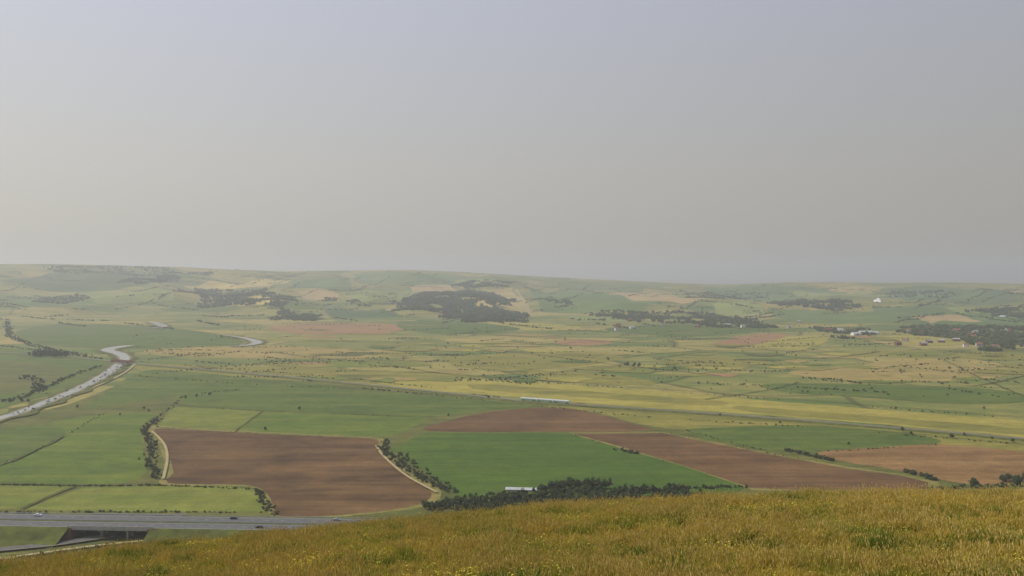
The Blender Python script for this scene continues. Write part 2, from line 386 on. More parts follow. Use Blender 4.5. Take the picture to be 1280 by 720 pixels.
for L,w in [([(0,583),(40,566),(80,546)],1.2),([(0,605),(95,607),(200,606)],1.0),([(94,609),(60,622),(28,637)],1.0),([(216,507),(330,514),(460,519),(545,522)],.8),([(328,514),(292,541)],.6),
            ([(165,470),(330,478),(480,488)],1.4),([(600,470),(760,482),(1000,500),(1300,524)],1.1),([(700,506),(860,520),(1000,530),(1280,556)],.9),([(480,455),(560,468),(700,476)],1.6),
            ([(820,448),(900,440),(1020,448),(1100,440)],2.),([(560,415),(700,424),(860,432),(1000,440)],2.4),([(1280,470),(1200,484),(1080,476)],1.6),([(400,425),(520,430),(640,440),(760,455),(900,470)],1.8),
            ([(880,500),(960,488),(1000,478)],1.2),([(340,440),(420,450),(560,452)],1.8),([(1180,450),(1220,470),(1290,500)],1.2)]:
    sweep('drainage_ditch',GL(L),[(-w,.98),(w,.98)],[M_ditch],n=24,wob=2.2)

# ------------------------------------------------------------------ river
m,nt,b=newmat('river_water',.14,.5)
pos=N(nt,'ShaderNodeNewGeometry').outputs['Position']
n=noise(nt,pos,.05,4,.5); nt.links.new(ramp(nt,n,[(.35,S(104,106,100)),(.65,S(140,138,126))]),b.inputs['Base Color'])
bp=N(nt,'ShaderNodeBump'); bp.inputs['Strength'].default_value=.12; nt.links.new(noise(nt,pos,.8,3),bp.inputs['Height']); nt.links.new(bp.outputs[0],b.inputs['Normal'])
M_water=m
M_mud=simple_mat('mud_bank',S(116,104,74),.8,.3,.3,.1)
M_levee=simple_mat('levee_grass',S(88,90,40),.95,.1,.45,.1)
def river(L,ws):
    P=catmull(GL(L),8); W=np.interp(np.linspace(0,1,len(P)),np.linspace(0,1,len(ws)),ws)
    for name,ex,z,mt in (('river_levee',11,1.17,M_levee),('mud_bank',3.,1.22,M_mud),('river',0,1.27,M_water)):
        V=[];F=[]
        for i,p in enumerate(P):
            t=P[min(i+1,len(P)-1)]-P[max(i-1,0)]; t/=np.linalg.norm(t); nn=np.array([-t[1],t[0]])
            e1=W[i]/2+ex*(1+.45*math.sin(i*.9))+.9*math.sin(i*1.7); e2=W[i]/2+ex*(1+.45*math.sin(i*1.3+2))+.9*math.sin(i*2.3)
            V+=[(p[0]-nn[0]*e1,p[1]-nn[1]*e1,z),(p[0]+nn[0]*e2,p[1]+nn[1]*e2,z)]
            if i: F.append((2*i-2,2*i-1,2*i+1,2*i))
        o=mesh_obj(name,V,F,[mt])
        if sum(f.normal.z for f in o.data.polygons)<0: o.data.flip_normals()
river([(-120,556),(-40,535),(20,518),(62,502),(100,486),(130,470),(148,457),(156,449),(150,443),(134,438),(150,434),(164,432.5)],[13,12,12,13,14,16,20,26,26])
river([(140,391),(158,394),(178,399.5),(196,404.5),(203,408.5),(190,411)],[6,10,18,30,26,8])
river([(282,419.5),(303,422.5),(320,427),(318,430.5),(300,433),(288,433.5)],[6,12,22,20,10,6])
rbc=np.array(G(152,452.5,1.5)); rbd=np.array(G(180,455,1.5))-np.array(G(125,450,1.5)); rbd/=np.linalg.norm(rbd); rbn=np.array([-rbd[1],rbd[0]])
bg=empty('railway_bridge')
V=[];F=[]
for o in (-3.6,3.6): 
    boxv(V,F,rbc+rbn*o,rbd,rbn,26,.35,1.4,4.9)
    for k in range(-5,6): boxv(V,F,rbc+rbn*(o*1.13)+rbd*k*5,rbd,rbn,.25,.2,1.3,5.1)
boxv(V,F,rbc,rbd,rbn,26,3.2,1.6,2.1)
x=mesh_obj('girders',V,F,[M_rust]); x.parent=bg
V=[];F=[]
for k in (-20,-7,7,20): boxv(V,F,rbc+rbd*k,rbd,rbn,1.2,4.4,-.2,1.55)
x=mesh_obj('bridge_piers',V,F,[M_brick]); x.parent=bg

# ------------------------------------------------------------------ foliage
def leaf_mat(name,c1,c2,c3,amt=.7):
    m,nt,b=newmat(name,.7,.2)
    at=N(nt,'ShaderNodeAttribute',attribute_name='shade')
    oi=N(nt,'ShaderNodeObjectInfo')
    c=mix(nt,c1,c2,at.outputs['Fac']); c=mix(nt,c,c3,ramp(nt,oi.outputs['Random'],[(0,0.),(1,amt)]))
    nt.links.new(c,b.inputs['Base Color'])
    return m
M_leafA=leaf_mat('foliage_dark',(.030,.046,.012,1),(.07,.095,.022,1),(.075,.08,.03,1))
M_leafB=leaf_mat('foliage_scrub',(.045,.060,.018,1),(.095,.115,.032,1),(.10,.10,.038,1))
M_leafW=leaf_mat('foliage_woodland',(.06,.085,.022,1),(.10,.135,.035,1),(.15,.165,.06,1),.9)
M_bark=simple_mat('bark',(.09,.065,.045,1),.95,.1,.3,4)
def tree_mesh(name,leafmat,trunk_h,crown_c,crown_r,nclump,nleaf,ls,seed):
    r=np.random.default_rng(seed); V=[];F=[];MI=[];SH=[]
    def limb(p0,p1,r0,r1):
        p0=np.array(p0);p1=np.array(p1);d=p1-p0;d/=np.linalg.norm(d)
        a=np.cross(d,[1,0,.3]);a/=np.linalg.norm(a);b_=np.cross(d,a);n0=len(V)
        for p,rr in ((p0,r0),(p1,r1)):
            for k in range(6): V.append(p+rr*(a*math.cos(k*1.047)+b_*math.sin(k*1.047)))
        for k in range(6): F.append((n0+k,n0+(k+1)%6,n0+6+(k+1)%6,n0+6+k)); MI.append(1); SH.append(.5)
    limb((0,0,-.05),(0.01,0,trunk_h),.035,.022)
    cl=[]
    for k in range(nclump):
        d=r.normal(size=3); d/=np.linalg.norm(d); rad=r.uniform(.35,.8)
        c=np.array([0,0,crown_c])+d*np.array(crown_r)*rad; cs=r.uniform(.28,.5)*min(crown_r)*1.15
        cl.append((c,cs)); 
        if k<7: limb((0,0,trunk_h*.8),c,.018,.005)
    for c,cs in cl:
        tone=r.uniform(0,.45)
        for _ in range(nleaf//nclump):
            d=r.normal(size=3); d/=np.linalg.norm(d); p=c+d*cs*r.uniform(.6,1.08)*np.array([1,1,.85])
            if p[2]<.02: p[2]=.02+r.uniform(0,.05)
            nrm=d+r.normal(size=3)*.55; nrm/=np.linalg.norm(nrm)
            a=np.cross(nrm,r.normal(size=3)); a/=np.linalg.norm(a); b_=np.cross(nrm,a); s=ls*r.uniform(.6,1.3)
            n0=len(V); V.extend([p-a*s,p-b_*s*.6,p+a*s,p+b_*s*.6]); F.append((n0,n0+1,n0+2,n0+3)); MI.append(0)
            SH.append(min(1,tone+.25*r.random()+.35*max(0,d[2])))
    me=bpy.data.meshes.new(name); me.from_pydata([tuple(map(float,v)) for v in V],[],F)
    me.materials.append(leafmat); me.materials.append(M_bark); me.polygons.foreach_set('material_index',MI)
    at=me.attributes.new('shade','FLOAT','FACE'); at.data.foreach_set('value',SH); me.update()
    return me
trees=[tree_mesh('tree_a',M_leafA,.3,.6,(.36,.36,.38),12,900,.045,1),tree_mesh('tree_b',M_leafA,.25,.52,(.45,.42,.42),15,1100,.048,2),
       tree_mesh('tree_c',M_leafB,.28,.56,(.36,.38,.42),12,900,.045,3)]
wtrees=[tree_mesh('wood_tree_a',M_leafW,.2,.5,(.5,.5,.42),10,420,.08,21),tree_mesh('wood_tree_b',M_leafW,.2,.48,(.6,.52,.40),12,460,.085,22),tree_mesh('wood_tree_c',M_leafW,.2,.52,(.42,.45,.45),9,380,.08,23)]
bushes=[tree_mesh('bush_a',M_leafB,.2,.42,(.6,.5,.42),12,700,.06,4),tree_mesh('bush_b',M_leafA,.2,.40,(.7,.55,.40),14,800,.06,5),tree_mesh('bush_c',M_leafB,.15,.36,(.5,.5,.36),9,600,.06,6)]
def mkcol(name,meshes):
    c=bpy.data.collections.new(name)
    for me in meshes: c.objects.link(bpy.data.objects.new(me.name,me))
    return c
C_tree=mkcol('tree_kinds',trees); C_bush=mkcol('bush_kinds',bushes); C_wood=mkcol('wood_tree_kinds',wtrees)
def scatter(name,pts,scl,col,seed=0):
    pts=np.asarray(pts,float); scl=np.asarray(scl,float)
    me=bpy.data.meshes.new(name); me.vertices.add(len(pts)); me.vertices.foreach_set('co',pts.ravel())
    a=me.attributes.new('scl','FLOAT_VECTOR','POINT')
    if scl.ndim==1: scl=np.stack([scl*rng.uniform(.85,1.35,len(scl)),scl*rng.uniform(.85,1.35,len(scl)),scl],-1)
    a.data.foreach_set('vector',scl.ravel().astype(np.float32))
    o=link(bpy.data.objects.new(name,me))
    ng=bpy.data.node_groups.new(name,'GeometryNodeTree')
    ng.interface.new_socket('Geometry',in_out='INPUT',socket_type='NodeSocketGeometry'); ng.interface.new_socket('Geometry',in_out='OUTPUT',socket_type='NodeSocketGeometry')
    gi=ng.nodes.new('NodeGroupInput'); go=ng.nodes.new('NodeGroupOutput')
    ci=ng.nodes.new('GeometryNodeCollectionInfo'); ci.inputs['Collection'].default_value=col; ci.inputs['Separate Children'].default_value=True; ci.inputs['Reset Children'].default_value=True
    ip=ng.nodes.new('GeometryNodeInstanceOnPoints'); ip.inputs['Pick Instance'].default_value=True
    rv=ng.nodes.new('FunctionNodeRandomValue'); rv.data_type='FLOAT_VECTOR'; rv.inputs[0].default_value=(0,0,0); rv.inputs[1].default_value=(0,0,6.283); rv.inputs['Seed'].default_value=seed
    ri=ng.nodes.new('FunctionNodeRandomValue'); ri.data_type='INT'; ri.inputs[4].default_value=0; ri.inputs[5].default_value=len(col.objects)-1; ri.inputs['Seed'].default_value=seed+5
    na_=ng.nodes.new('GeometryNodeInputNamedAttribute'); na_.data_type='FLOAT_VECTOR'; na_.inputs['Name'].default_value='scl'
    L=ng.links.new
    L(gi.outputs[0],ip.inputs['Points']); L(ci.outputs[0],ip.inputs['Instance']); L(rv.outputs[0],ip.inputs['Rotation']); L(ri.outputs[2],ip.inputs['Instance Index']); L(na_.outputs[0],ip.inputs['Scale']); L(ip.outputs[0],go.inputs[0])
    md=o.modifiers.new('scatter','NODES'); md.node_group=ng
    return o
def along(L,step,size,jit=1.5,gap=0.0,z=0.0,conv=None):
    w=[np.array(p) for p in (conv or GL)(L)]; P=[];Sz=[]
    for a,b_ in zip(w[:-1],w[1:]):
        d=np.linalg.norm(b_-a); n=max(1,int(d/step))
        for k in range(n):
            p=a+(b_-a)*(k+random.random())/n
            if math.sin(p[0]*.05+p[1]*.023)+random.uniform(-.8,.8)< -1.8+3.6*gap: continue
            P.append((p[0]+random.gauss(0,jit),p[1]+random.gauss(0,jit),z)); Sz.append(random.uniform(*size))
    return P,Sz
BP=[];BS=[];TP=[];TS=[]
def hedge(*a,**k):
    p,s=along(*a,**k); BP.extend(p); BS.extend(s)
def treeline(*a,**k):
    p,s=along(*a,**k); TP.extend(p); TS.extend(s)
hedge([(482,552),(478,560),(498,580),(530,600),(566,616)],1.8,(1.8,3.8),jit=2.6,gap=.1)
hedge([(500,566),(520,585),(548,604),(572,616)],2.4,(1.4,3.0),jit=3.0,gap=.2)
hedge([(196,524),(180,540),(190,556),(188,580),(197,600)],2.0,(1.6,3.4),jit=2.4,gap=.1)
hedge([(0,606),(90,608),(200,607),(320,612),(332,638)],1.6,(.9,2.0),jit=.8,gap=.15)
hedge([(322,614),(334,634),(345,646)],1.6,(1.4,2.8),jit=1.8,gap=.1)
hedge([(-60,640),(100,640),(330,641)],2.0,(.8,2.0),jit=.8,gap=.3)
hedge([(198,534),(300,541),(400,545),(480,548)],2.2,(.5,1.2),jit=.5,gap=.4)
hedge([(215,508),(330,514),(460,519),(545,522)],3,(.5,1.4),jit=.6,gap=.5)
hedge([(0,582),(40,566),(80,546),(130,517)],2.5,(.8,1.8),jit=1,gap=.3)
hedge([(195,524),(215,508),(232,494),(300,487)],3,(1,2.4),jit=1.5,gap=.3)
hedge([(712,542),(780,562),(860,585),(930,608)],3.5,(.4,1.3),jit=.7,gap=.5)
hedge([(830,541),(960,567),(1060,584),(1160,603)],3.5,(.5,1.4),jit=.7,gap=.45)
hedge([(770,562),(800,568)],1.5,(1.8,3.4),jit=2)
hedge([(982,563),(1012,570),(1042,577)],1.3,(2.0,4.2),jit=2)
hedge([(1130,589),(1150,594),(1172,601)],1.2,(2,4),jit=2)
hedge([(856,538),(900,550),(950,562),(1020,566),(1180,556)],3,(.6,1.8),jit=.8,gap=.4)
hedge([(480,488),(600,500),(680,509),(800,521),(1000,534),(1280,556)],4,(.8,2.4),jit=2,gap=.45)
hedge([(165,470),(300,480),(470,488)],5,(.9,2.2),jit=2,gap=.4)
hedge([(590,494),(625,498)],2,(1.6,3),jit=2)
hedge([(455,486),(488,489)],2,(1.6,3),jit=2)
hedge([(600,472),(760,484),(1000,502),(1280,524)],5,(1,2.4),jit=1.5,gap=.5)
hedge([(172,452),(400,470),(560,487)],4,(1,2.4),jit=2,gap=.45)
hedge([(1005,473),(1040,474),(1080,480)],3,(2,3.6),jit=3,gap=.2)
hedge([(1000,485),(1110,491)],3,(2,3.6),jit=2,gap=.2)
hedge([(1185,486),(1250,497)],4,(2,3.6),jit=3,gap=.3)
hedge([(20,520),(80,497),(135,470),(165,452)],3,(1.2,3.4),jit=6,gap=.2)
hedge([(-20,505),(30,497),(90,470),(125,458)],3,(2,4),jit=3,gap=.15)
hedge([(0,432),(60,440),(130,449)],4,(2,4),jit=4,gap=.2)
hedge([(20,388),(8,400),(12,420),(40,432),(110,446)],4,(2.5,5),jit=5,gap=.1)
treeline([(44,447),(60,443),(72,447)],3,(8,13),jit=8)
treeline([(0,503),(26,503)],3,(3,6),jit=4)
hedge([(30,470),(50,478),(48,492)],3,(2,5),jit=5)
treeline([(535,638),(575,632),(620,628),(690,620),(740,617),(800,615),(862,614)],1.1,(2.8,6.0),jit=2.8)
treeline([(535,634),(600,624),(640,618)],2.0,(2.5,4.5),jit=3)
treeline([(560,642),(700,634),(800,624),(880,620)],1.3,(3,5.8),jit=4)
treeline([(560,636),(640,628),(720,624),(800,620)],1.3,(3,5.5),jit=5)
treeline([(675,616),(700,612),(735,609),(760,612)],1.2,(3.5,8.0),jit=2.5)
hedge([(780,617),(860,611),(930,609)],1.8,(1.5,3.6),jit=1.6)
hedge([(1160,612),(1220,609),(1290,606),(1350,606)],1.8,(1.5,3.2),jit=2)
treeline([(1255,603),(1285,600)],1.8,(3,6),jit=2)
treeline([(0,648),(60,648)],3,(3,5),jit=3)
hedge([(0,670),(40,668),(90,664)],1.0,(1.5,3.4),jit=3)
hedge([(210,668),(260,668),(320,665)],1.2,(1.5,3.4),jit=3)
hedge([(0,679),(60,675),(100,670)],1.0,(1.2,3.0),jit=2.5)
hedge([(0,700),(60,694),(150,683)],1.3,(1.,2.5),jit=3)
hedge([(-10,664),(90,660)],1.2,(1.4,2.8),jit=2)
k=0
while k<600:
    px=random.uniform(150,1330); py=408+88*random.random()**1.2
    if py>470+(px-600)*.06: continue
    x,y=G(px,py)
    if snoise(x,y,420,4)+random.gauss(0,.35)<.05: continue
    BP.append((x,y,0)); BS.append(random.uniform(1.,3.6)*(1.5 if random.random()<.12 else 1)); k+=1
for k in range(110):
    px=random.uniform(180,1330); py=random.uniform(404,480); a=random.uniform(-.12,.12); L=random.uniform(20,100)
    hedge([(px,py),(px+L,py+L*a)],4.5,(1.4,3.4),jit=2.5,gap=.15)
treeline([(780,457),(800,459)],4,(5,8),jit=5)
for px,py,s in [(232,499,6),(246,497,5),(374,513,4.5),(332,538,4),(760,451,7),(975,530,4),(1128,540,6),(1140,544,4),(1190,548,5),(1150,470,4),(180,512,4),(186,515,3.5),(560,520,3),(610,498,4),(1230,512,4),(1120,512,3.5),(1060,556,3),(1206,545,3.5),(1240,550,4),(1266,553,4),(900,520,3),(520,493,3),(150,520,3.5),(96,510,4),(1090,487,4),(870,455,4),(450,456,4),(680,449,4),(1010,432,5),(560,430,5)]:
    x,y=G(px,py); TP.append((x,y,0)); TS.append(s)
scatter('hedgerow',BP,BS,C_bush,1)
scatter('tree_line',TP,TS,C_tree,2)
def single(name,px,py,h,me):
    x,y=G(px,py); o=link(bpy.data.objects.new(name,me)); o.location=(x,y,0); o.scale=(h*1.3,h*1.3,h); o.rotation_euler=(0,0,random.uniform(0,6))
for px,py,h in [(1218,609,7.5),(1272,607,8)]: single('oak_tree',px,py,h,trees[1])
for px,py,h in [(478,564,4.5),(184,586,5),(262,495,5)]: single('hawthorn_tree',px,py,h,trees[0])
# houses first so that the woods leave room for them
HS=[]
for k in range(44):
    if k<26: px,py=random.uniform(1110,1300),random.uniform(413,436)
    elif k<37: px,py=random.uniform(740,1060),random.uniform(400,414)
    else: px,py=random.choice([(560,392),(590,398),(300,382),(480,380),(990,408),(1040,414)]); px+=random.uniform(-12,12)
    HS.append(GT(px,py))
HSa=np.array(HS)
WP=[];WS=[]
def wood(poly,n,size,gap=.0):
    w=[GT(*p) for p in poly]; b_=np.array(w); k=0; t=0
    while k<n and t<n*30:
        t+=1; x=random.uniform(b_[:,0].min(),b_[:,0].max()); y=random.uniform(b_[:,1].min(),b_[:,1].max())
        if snoise(x,y,330,7)+.7*snoise(x,y,130,13)+random.gauss(0,.12)<gap-.3: continue
        if pip(np.array([x+75*snoise(x,y,300,1)]),np.array([y+150*snoise(x,y,360,6)]),w)[0]:
            d=HSa-np.array([x,y])
            if ((np.abs(d[:,0])<14)&(d[:,1]>-14)&(d[:,1]<60)).any(): continue
            hs=1+.25*snoise(x,y,90,15)
            WP.append((x,y,float(terrain(x,y))-1)); WS.append(random.uniform(*size)*hs); k+=1
wood([(500,378),(530,368),(580,364),(620,368),(640,384),(662,396),(660,403),(600,404),(560,396),(515,390)],2900,(9,19))
wood([(474,378),(500,376),(520,392),(500,392)],160,(7,12),.2)
wood([(215,364),(260,360),(330,364),(372,376),(360,386),(300,383),(240,378)],1500,(8,15),.05)
wood([(350,390),(372,384),(395,394),(390,402),(355,402)],300,(7,13))
wood([(970,378),(1010,375),(1066,378),(1068,386),(1020,388),(972,385)],760,(9,16))
wood([(740,392),(800,390),(860,391),(940,398),(962,410),(900,411),(820,403),(750,400)],700,(8,14),.15)
wood([(1120,412),(1200,407),(1290,412),(1330,420),(1330,436),(1230,440),(1210,426),(1130,420)],900,(8,14),.05)
wood([(1225,388),(1270,386),(1300,396),(1250,398)],300,(8,14),.05)
wood([(60,334),(190,334),(280,340),(200,343),(60,342)],800,(8,14))
wood([(565,356),(640,354),(640,359),(575,361)],350,(9,14),.1)
wood([(1030,412),(1075,410),(1100,420),(1040,424)],140,(6,11),.1)
wood([(150,352),(215,344),(225,350),(170,358)],380,(8,14),.1)
wood([(45,374),(100,372),(104,379),(50,379)],200,(7,13),.1)
wood([(680,374),(700,376),(720,386),(690,384)],90,(7,12))
wood([(860,368),(960,364),(965,369),(870,373)],260,(8,13),.1)
wood([(1100,366),(1160,362),(1190,368),(1120,372)],220,(8,13),.1)
wood([(400,372),(440,376),(470,384),(420,382)],120,(6,11),.1)
for k in range(170):   # hedges and shaws along the slopes
    px=random.uniform(-60,1340); py=random.uniform(np.interp(px,RX,RY)+6,405); a=random.uniform(-.25,.2); L=random.uniform(15,70)
    A0=np.array(GT(px,py)); B0=np.array(GT(px+L,min(py+L*a,412)))
    if np.linalg.norm(A0-B0)>1200: continue
    for j in range(int(np.linalg.norm(A0-B0)/random.uniform(6,10))):
        p=A0+(B0-A0)*random.random()+np.array([random.gauss(0,3),random.gauss(0,3)])
        WP.append((p[0],p[1],float(terrain(p[0],p[1]))-.5)); WS.append(random.uniform(3,7))
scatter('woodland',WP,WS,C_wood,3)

# ------------------------------------------------------------------ buildings
M_white=simple_mat('white_render',(.66,.65,.61,1),.8,.2,.08,.5)
M_tile=simple_mat('clay_tiles',S(134,92,74),.9,.1,.25,1.5)
M_glass=simple_mat('window_glass',(.03,.035,.04,1),.1,.6,.1,1)
M_metalroof=simple_mat('corrugated_roof',(.42,.42,.40,1),.6,.2,.2,.3)
M_chalk=simple_mat('chalk',(.72,.71,.66,1),.95,.1,.15,.02)
def building(name,x,y,z,w,d,h,rh,rot,wall,roof,nwin=3,stor=2):
    e=empty(name,(x,y,z)); e.rotation_euler=(0,0,rot)
    ox=np.array([1.,0]);oy=np.array([0,1.])
    V=[];F=[]; boxv(V,F,(0,0),ox,oy,w/2,d/2,-2,h)
    V+=[(-w/2,0,h+rh*.96),(w/2,0,h+rh*.96)]; F+=[(4,7,8),(5,9,6)]
    o=mesh_obj('walls',V,F,[wall]); o.parent=e
    ov=.4; V=[(-w/2-ov,-d/2-ov,h-.15),(w/2+ov,-d/2-ov,h-.15),(w/2+ov,0,h+rh),(-w/2-ov,0,h+rh),(-w/2-ov,d/2+ov,h-.15),(w/2+ov,d/2+ov,h-.15)]
    o=mesh_obj('roof',V,[(0,1,2,3),(3,2,5,4)],[roof]); o.parent=e
    V=[];F=[]
    for s in range(stor):
        for k in range(nwin):
            for sd in (-1,1):
                boxv(V,F,(-w/2+w*(k+.5)/nwin,sd*(d/2+.01)),ox,oy,.55,.03,.9+s*2.6,min(2.1+s*2.6,h-.1))
    o=mesh_obj('windows',V,F,[M_glass]); o.parent=e
    V=[];F=[]; boxv(V,F,(w/2-1,0),ox,oy,.4,.4,h,h+rh+1); o=mesh_obj('chimney',V,F,[M_brick]); o.parent=e
    return e
def barn(name,x,y,z,w,d,h,rh,rot,wall,roof):
    e=building(name,x,y,z,w,d,h,rh,rot,wall,roof,4,1)
    for c in list(e.children):
        if c.name.startswith('chimney'): bpy.data.objects.remove(c)
    V=[];F=[]; boxv(V,F,(0,-d/2-.02),np.array([1.,0]),np.array([0,1.]),w*.12,.03,.0,h*.8)
    o=mesh_obj('barn_door',V,F,[M_glass]); o.parent=e
x,y=G(655,613.5); barn('farm_barn',x,y,0,25,6,1.5,.9,-.1,M_conc,M_metalroof)
for px,py,w in [(1082,417,34),(1070,419,22),(1093,418,18)]:
    x,y=G(px,py); barn('farm_barn',x,y,0,w,14,5,3,random.uniform(-.3,.3),M_white,M_metalroof)
for x,y in HS:
    z=float(terrain(x,y))
    building('village_house',x,y,z,random.uniform(10,16),8,5.4,3,random.uniform(-.7,.7),random.choice([M_white,M_brick,M_brick,M_conc]),random.choice([M_tile,M_tile,M_conc]))
def scar(px,py,w,h):
    P=[]
    for k in range(14):
        a=k/14*6.283; q_=.7+.2*math.sin(3*a+px)+.12*math.sin(5*a)
        P.append(GT(px+w*q_*math.cos(a),py-h*q_*math.sin(a)))
    c=GT(px,py); V=[(c[0],c[1],float(terrain(*c))+5)]+[(p[0],p[1],float(terrain(*p))+3.) for p in P]
    mesh_obj('chalk_pit',V,[(0,1+k,1+(k+1)%14) for k in range(14)],[M_chalk])
scar(1097,376.5,6.5,3.4); scar(1252,396,7,1.6)

# ------------------------------------------------------------------ train
M_tw=simple_mat('train_white',(.70,.73,.70,1),.4,.4,.05,.3)
M_tg=simple_mat('train_green',(.10,.30,.16,1),.4,.5,.05,.3)
M_tr=simple_mat('train_roof',(.50,.52,.51,1),.7,.2,.1,.5)
M_dark=simple_mat('underframe',(.03,.03,.03,1),.8,.2,.1,1)
t0=np.array(G(651,500.2,1.6)); t1=np.array(G(712,504.6,1.6)); td=(t1-t0)/np.linalg.norm(t1-t0); TL=np.linalg.norm(t1-t0)
train=empty('passenger_train',(t0[0],t0[1],1.6)); train.rotation_euler=(0,0,math.atan2(td[1],td[0]))
cl=TL/3
for c in range(3):
    x0=c*cl+.4; x1=(c+1)*cl-.4
    sec=[(-1.4,1.0),(-1.42,1.9),(-1.42,2.9),(-1.3,3.4),(-.8,3.75),(.8,3.75),(1.3,3.4),(1.42,2.9),(1.42,1.9),(1.4,1.0)]
    V=[];F=[];MI=[]; xs=[x0,x0+.9,x1-.9,x1]
    for i,xx in enumerate(xs):
        k=.9 if (i==0 and c==0) or (i==3 and c==2) else 1
        for yy,zz in sec: V.append((xx,yy*k,1+(zz-1)*(.86 if k<1 else 1)))
    n=len(sec)
    for i in range(3):
        for j in range(n):
            F.append((i*n+j,i*n+(j+1)%n,(i+1)*n+(j+1)%n,(i+1)*n+j)); MI.append([1,0,0,2,2,2,0,0,1,3][j])
    F.append(tuple(range(n))); F.append(tuple(range(3*n,4*n))); MI+=[0,0]
    o=mesh_obj('carriage_body',V,F,[M_tw,M_tg,M_tr,M_dark],MI); o.parent=train
    V=[];F=[]; ex=np.array([1.,0]);ey=np.array([0,1.])
    for k in range(8):
        for sd in (-1,1): boxv(V,F,(x0+1.8+k*(x1-x0-3.6)/7,sd*1.43),ex,ey,.75,.02,2.05,2.8)
    for xe in ((x0-.03) if c==0 else None,(x1+.03) if c==2 else None):
        if xe: boxv(V,F,(xe,0),ex,ey,.03,.9,2.2,2.9)
    o=mesh_obj('windows',V,F,[M_glass]); o.parent=train
    V=[];F=[]
    for xb in (x0+3,x1-3):
        boxv(V,F,(xb,0),ex,ey,1.6,1.1,.35,.95)
        for xw in (-1.1,1.1):
            for sd in (-.72,.72):
                n0=len(V)
                for k in range(12):
                    a=k*math.pi/6
                    V+= [(xb+xw+.42*math.cos(a),sd-.06,.42+.42*math.sin(a)),(xb+xw+.42*math.cos(a),sd+.06,.42+.42*math.sin(a))]
                F+=[(n0+2*k,n0+2*((k+1)%12),n0+2*((k+1)%12)+1,n0+2*k+1) for k in range(12)]+[tuple(n0+2*k for k in range(12)),tuple(n0+2*k+1 for k in range(12))]
    o=mesh_obj('bogies',V,F,[M_dark]); o.parent=train

# ------------------------------------------------------------------ cars
def car(px,py,colr,off,flip=False,van=False):
    s=station(px,py); p=RP(s,off)
    mt=simple_mat('car_paint',colr,.3,.6,.03,1)
    e=empty('van' if van else 'car',(p[0],p[1],rdz)); e.rotation_euler=(0,0,math.atan2(rd[1],rd[0])+(math.pi if flip else 0))
    if van: prof=[(-2.5,.35),(-2.5,2.2),(-2.3,2.35),(1.2,2.35),(1.8,1.5),(2.5,1.2),(2.55,.4)]; W=.95
    else: prof=[(-2.15,.35),(-2.2,.85),(-2.05,1.0),(-1.5,1.05),(-1.05,1.42),(.35,1.45),(1.05,1.0),(1.95,.85),(2.15,.65),(2.15,.35)]; W=.87
    V=[];n=len(prof)
    for yy in (-W,W):
        for xx,zz in prof: V.append((xx,yy*(.84 if zz>1.2 and not van else 1),zz))
    F=[tuple(range(n)),tuple(range(2*n-1,n-1,-1))]+[(j,n+j,n+(j+1)%n,(j+1)%n) for j in range(n)]
    o=mesh_obj('body',V,F,[mt]); o.parent=e
    bm=bmesh.new(); bm.from_mesh(o.data); bmesh.ops.recalc_face_normals(bm,faces=bm.faces); bm.to_mesh(o.data); bm.free()
    bv=o.modifiers.new('b','BEVEL'); bv.width=.06; bv.segments=2
    V=[];F=[]
    for sd in (-1,1):
        if van: q4=[(.3,1.4),(1.65,1.4),(1.2,2.1),(.3,2.1)]; yy=[W+.012]*4
        else: q4=[(-1.35,1.03),(.9,1.03),(.3,1.36),(-1.0,1.34)]; yy=[W*.985+.01,W*.985+.01,W*.85+.012,W*.85+.012]
        n0=len(V); V+=[(a[0],sd*b_,a[1]) for a,b_ in zip(q4,yy)]; F.append((n0,n0+1,n0+2,n0+3))
    n0=len(V)
    if van: V+=[(1.78,-.8,1.55),(1.78,.8,1.55),(1.27,.75,2.28),(1.27,-.75,2.28)]
    else: V+=[(1.03,-.72,1.05),(1.03,.72,1.05),(.42,.66,1.43),(.42,-.66,1.43)]
    F.append((n0,n0+1,n0+2,n0+3)); 
    o=mesh_obj('windows',[(v[0]+.02,v[1],v[2]+.02) for v in V],F,[M_glass]); o.parent=e
    V=[];F=[]
    for xw in (-1.3,1.35):
        for sd in (-W+.05,W-.05):
            n0=len(V)
            for k in range(16):
                a=k*math.pi/8; V+=[(xw+.33*math.cos(a),sd-.11,.33+.33*math.sin(a)),(xw+.33*math.cos(a),sd+.11,.33+.33*math.sin(a))]
            F+=[(n0+2*k,n0+2*((k+1)%16),n0+2*((k+1)%16)+1,n0+2*k+1) for k in range(16)]+[tuple(n0+2*k for k in range(16)),tuple(n0+2*k+1 for k in range(16))]
    o=mesh_obj('wheels',V,F,[M_dark]); o.parent=e
car(41,648,(.62,.66,.72,1),8.8,False)
car(288,652,(.03,.035,.05,1),8.6,False)
car(333,652,(.02,.02,.025,1),-8.6,True)
car(418,654,(.3,.32,.35,1),8.6,False)

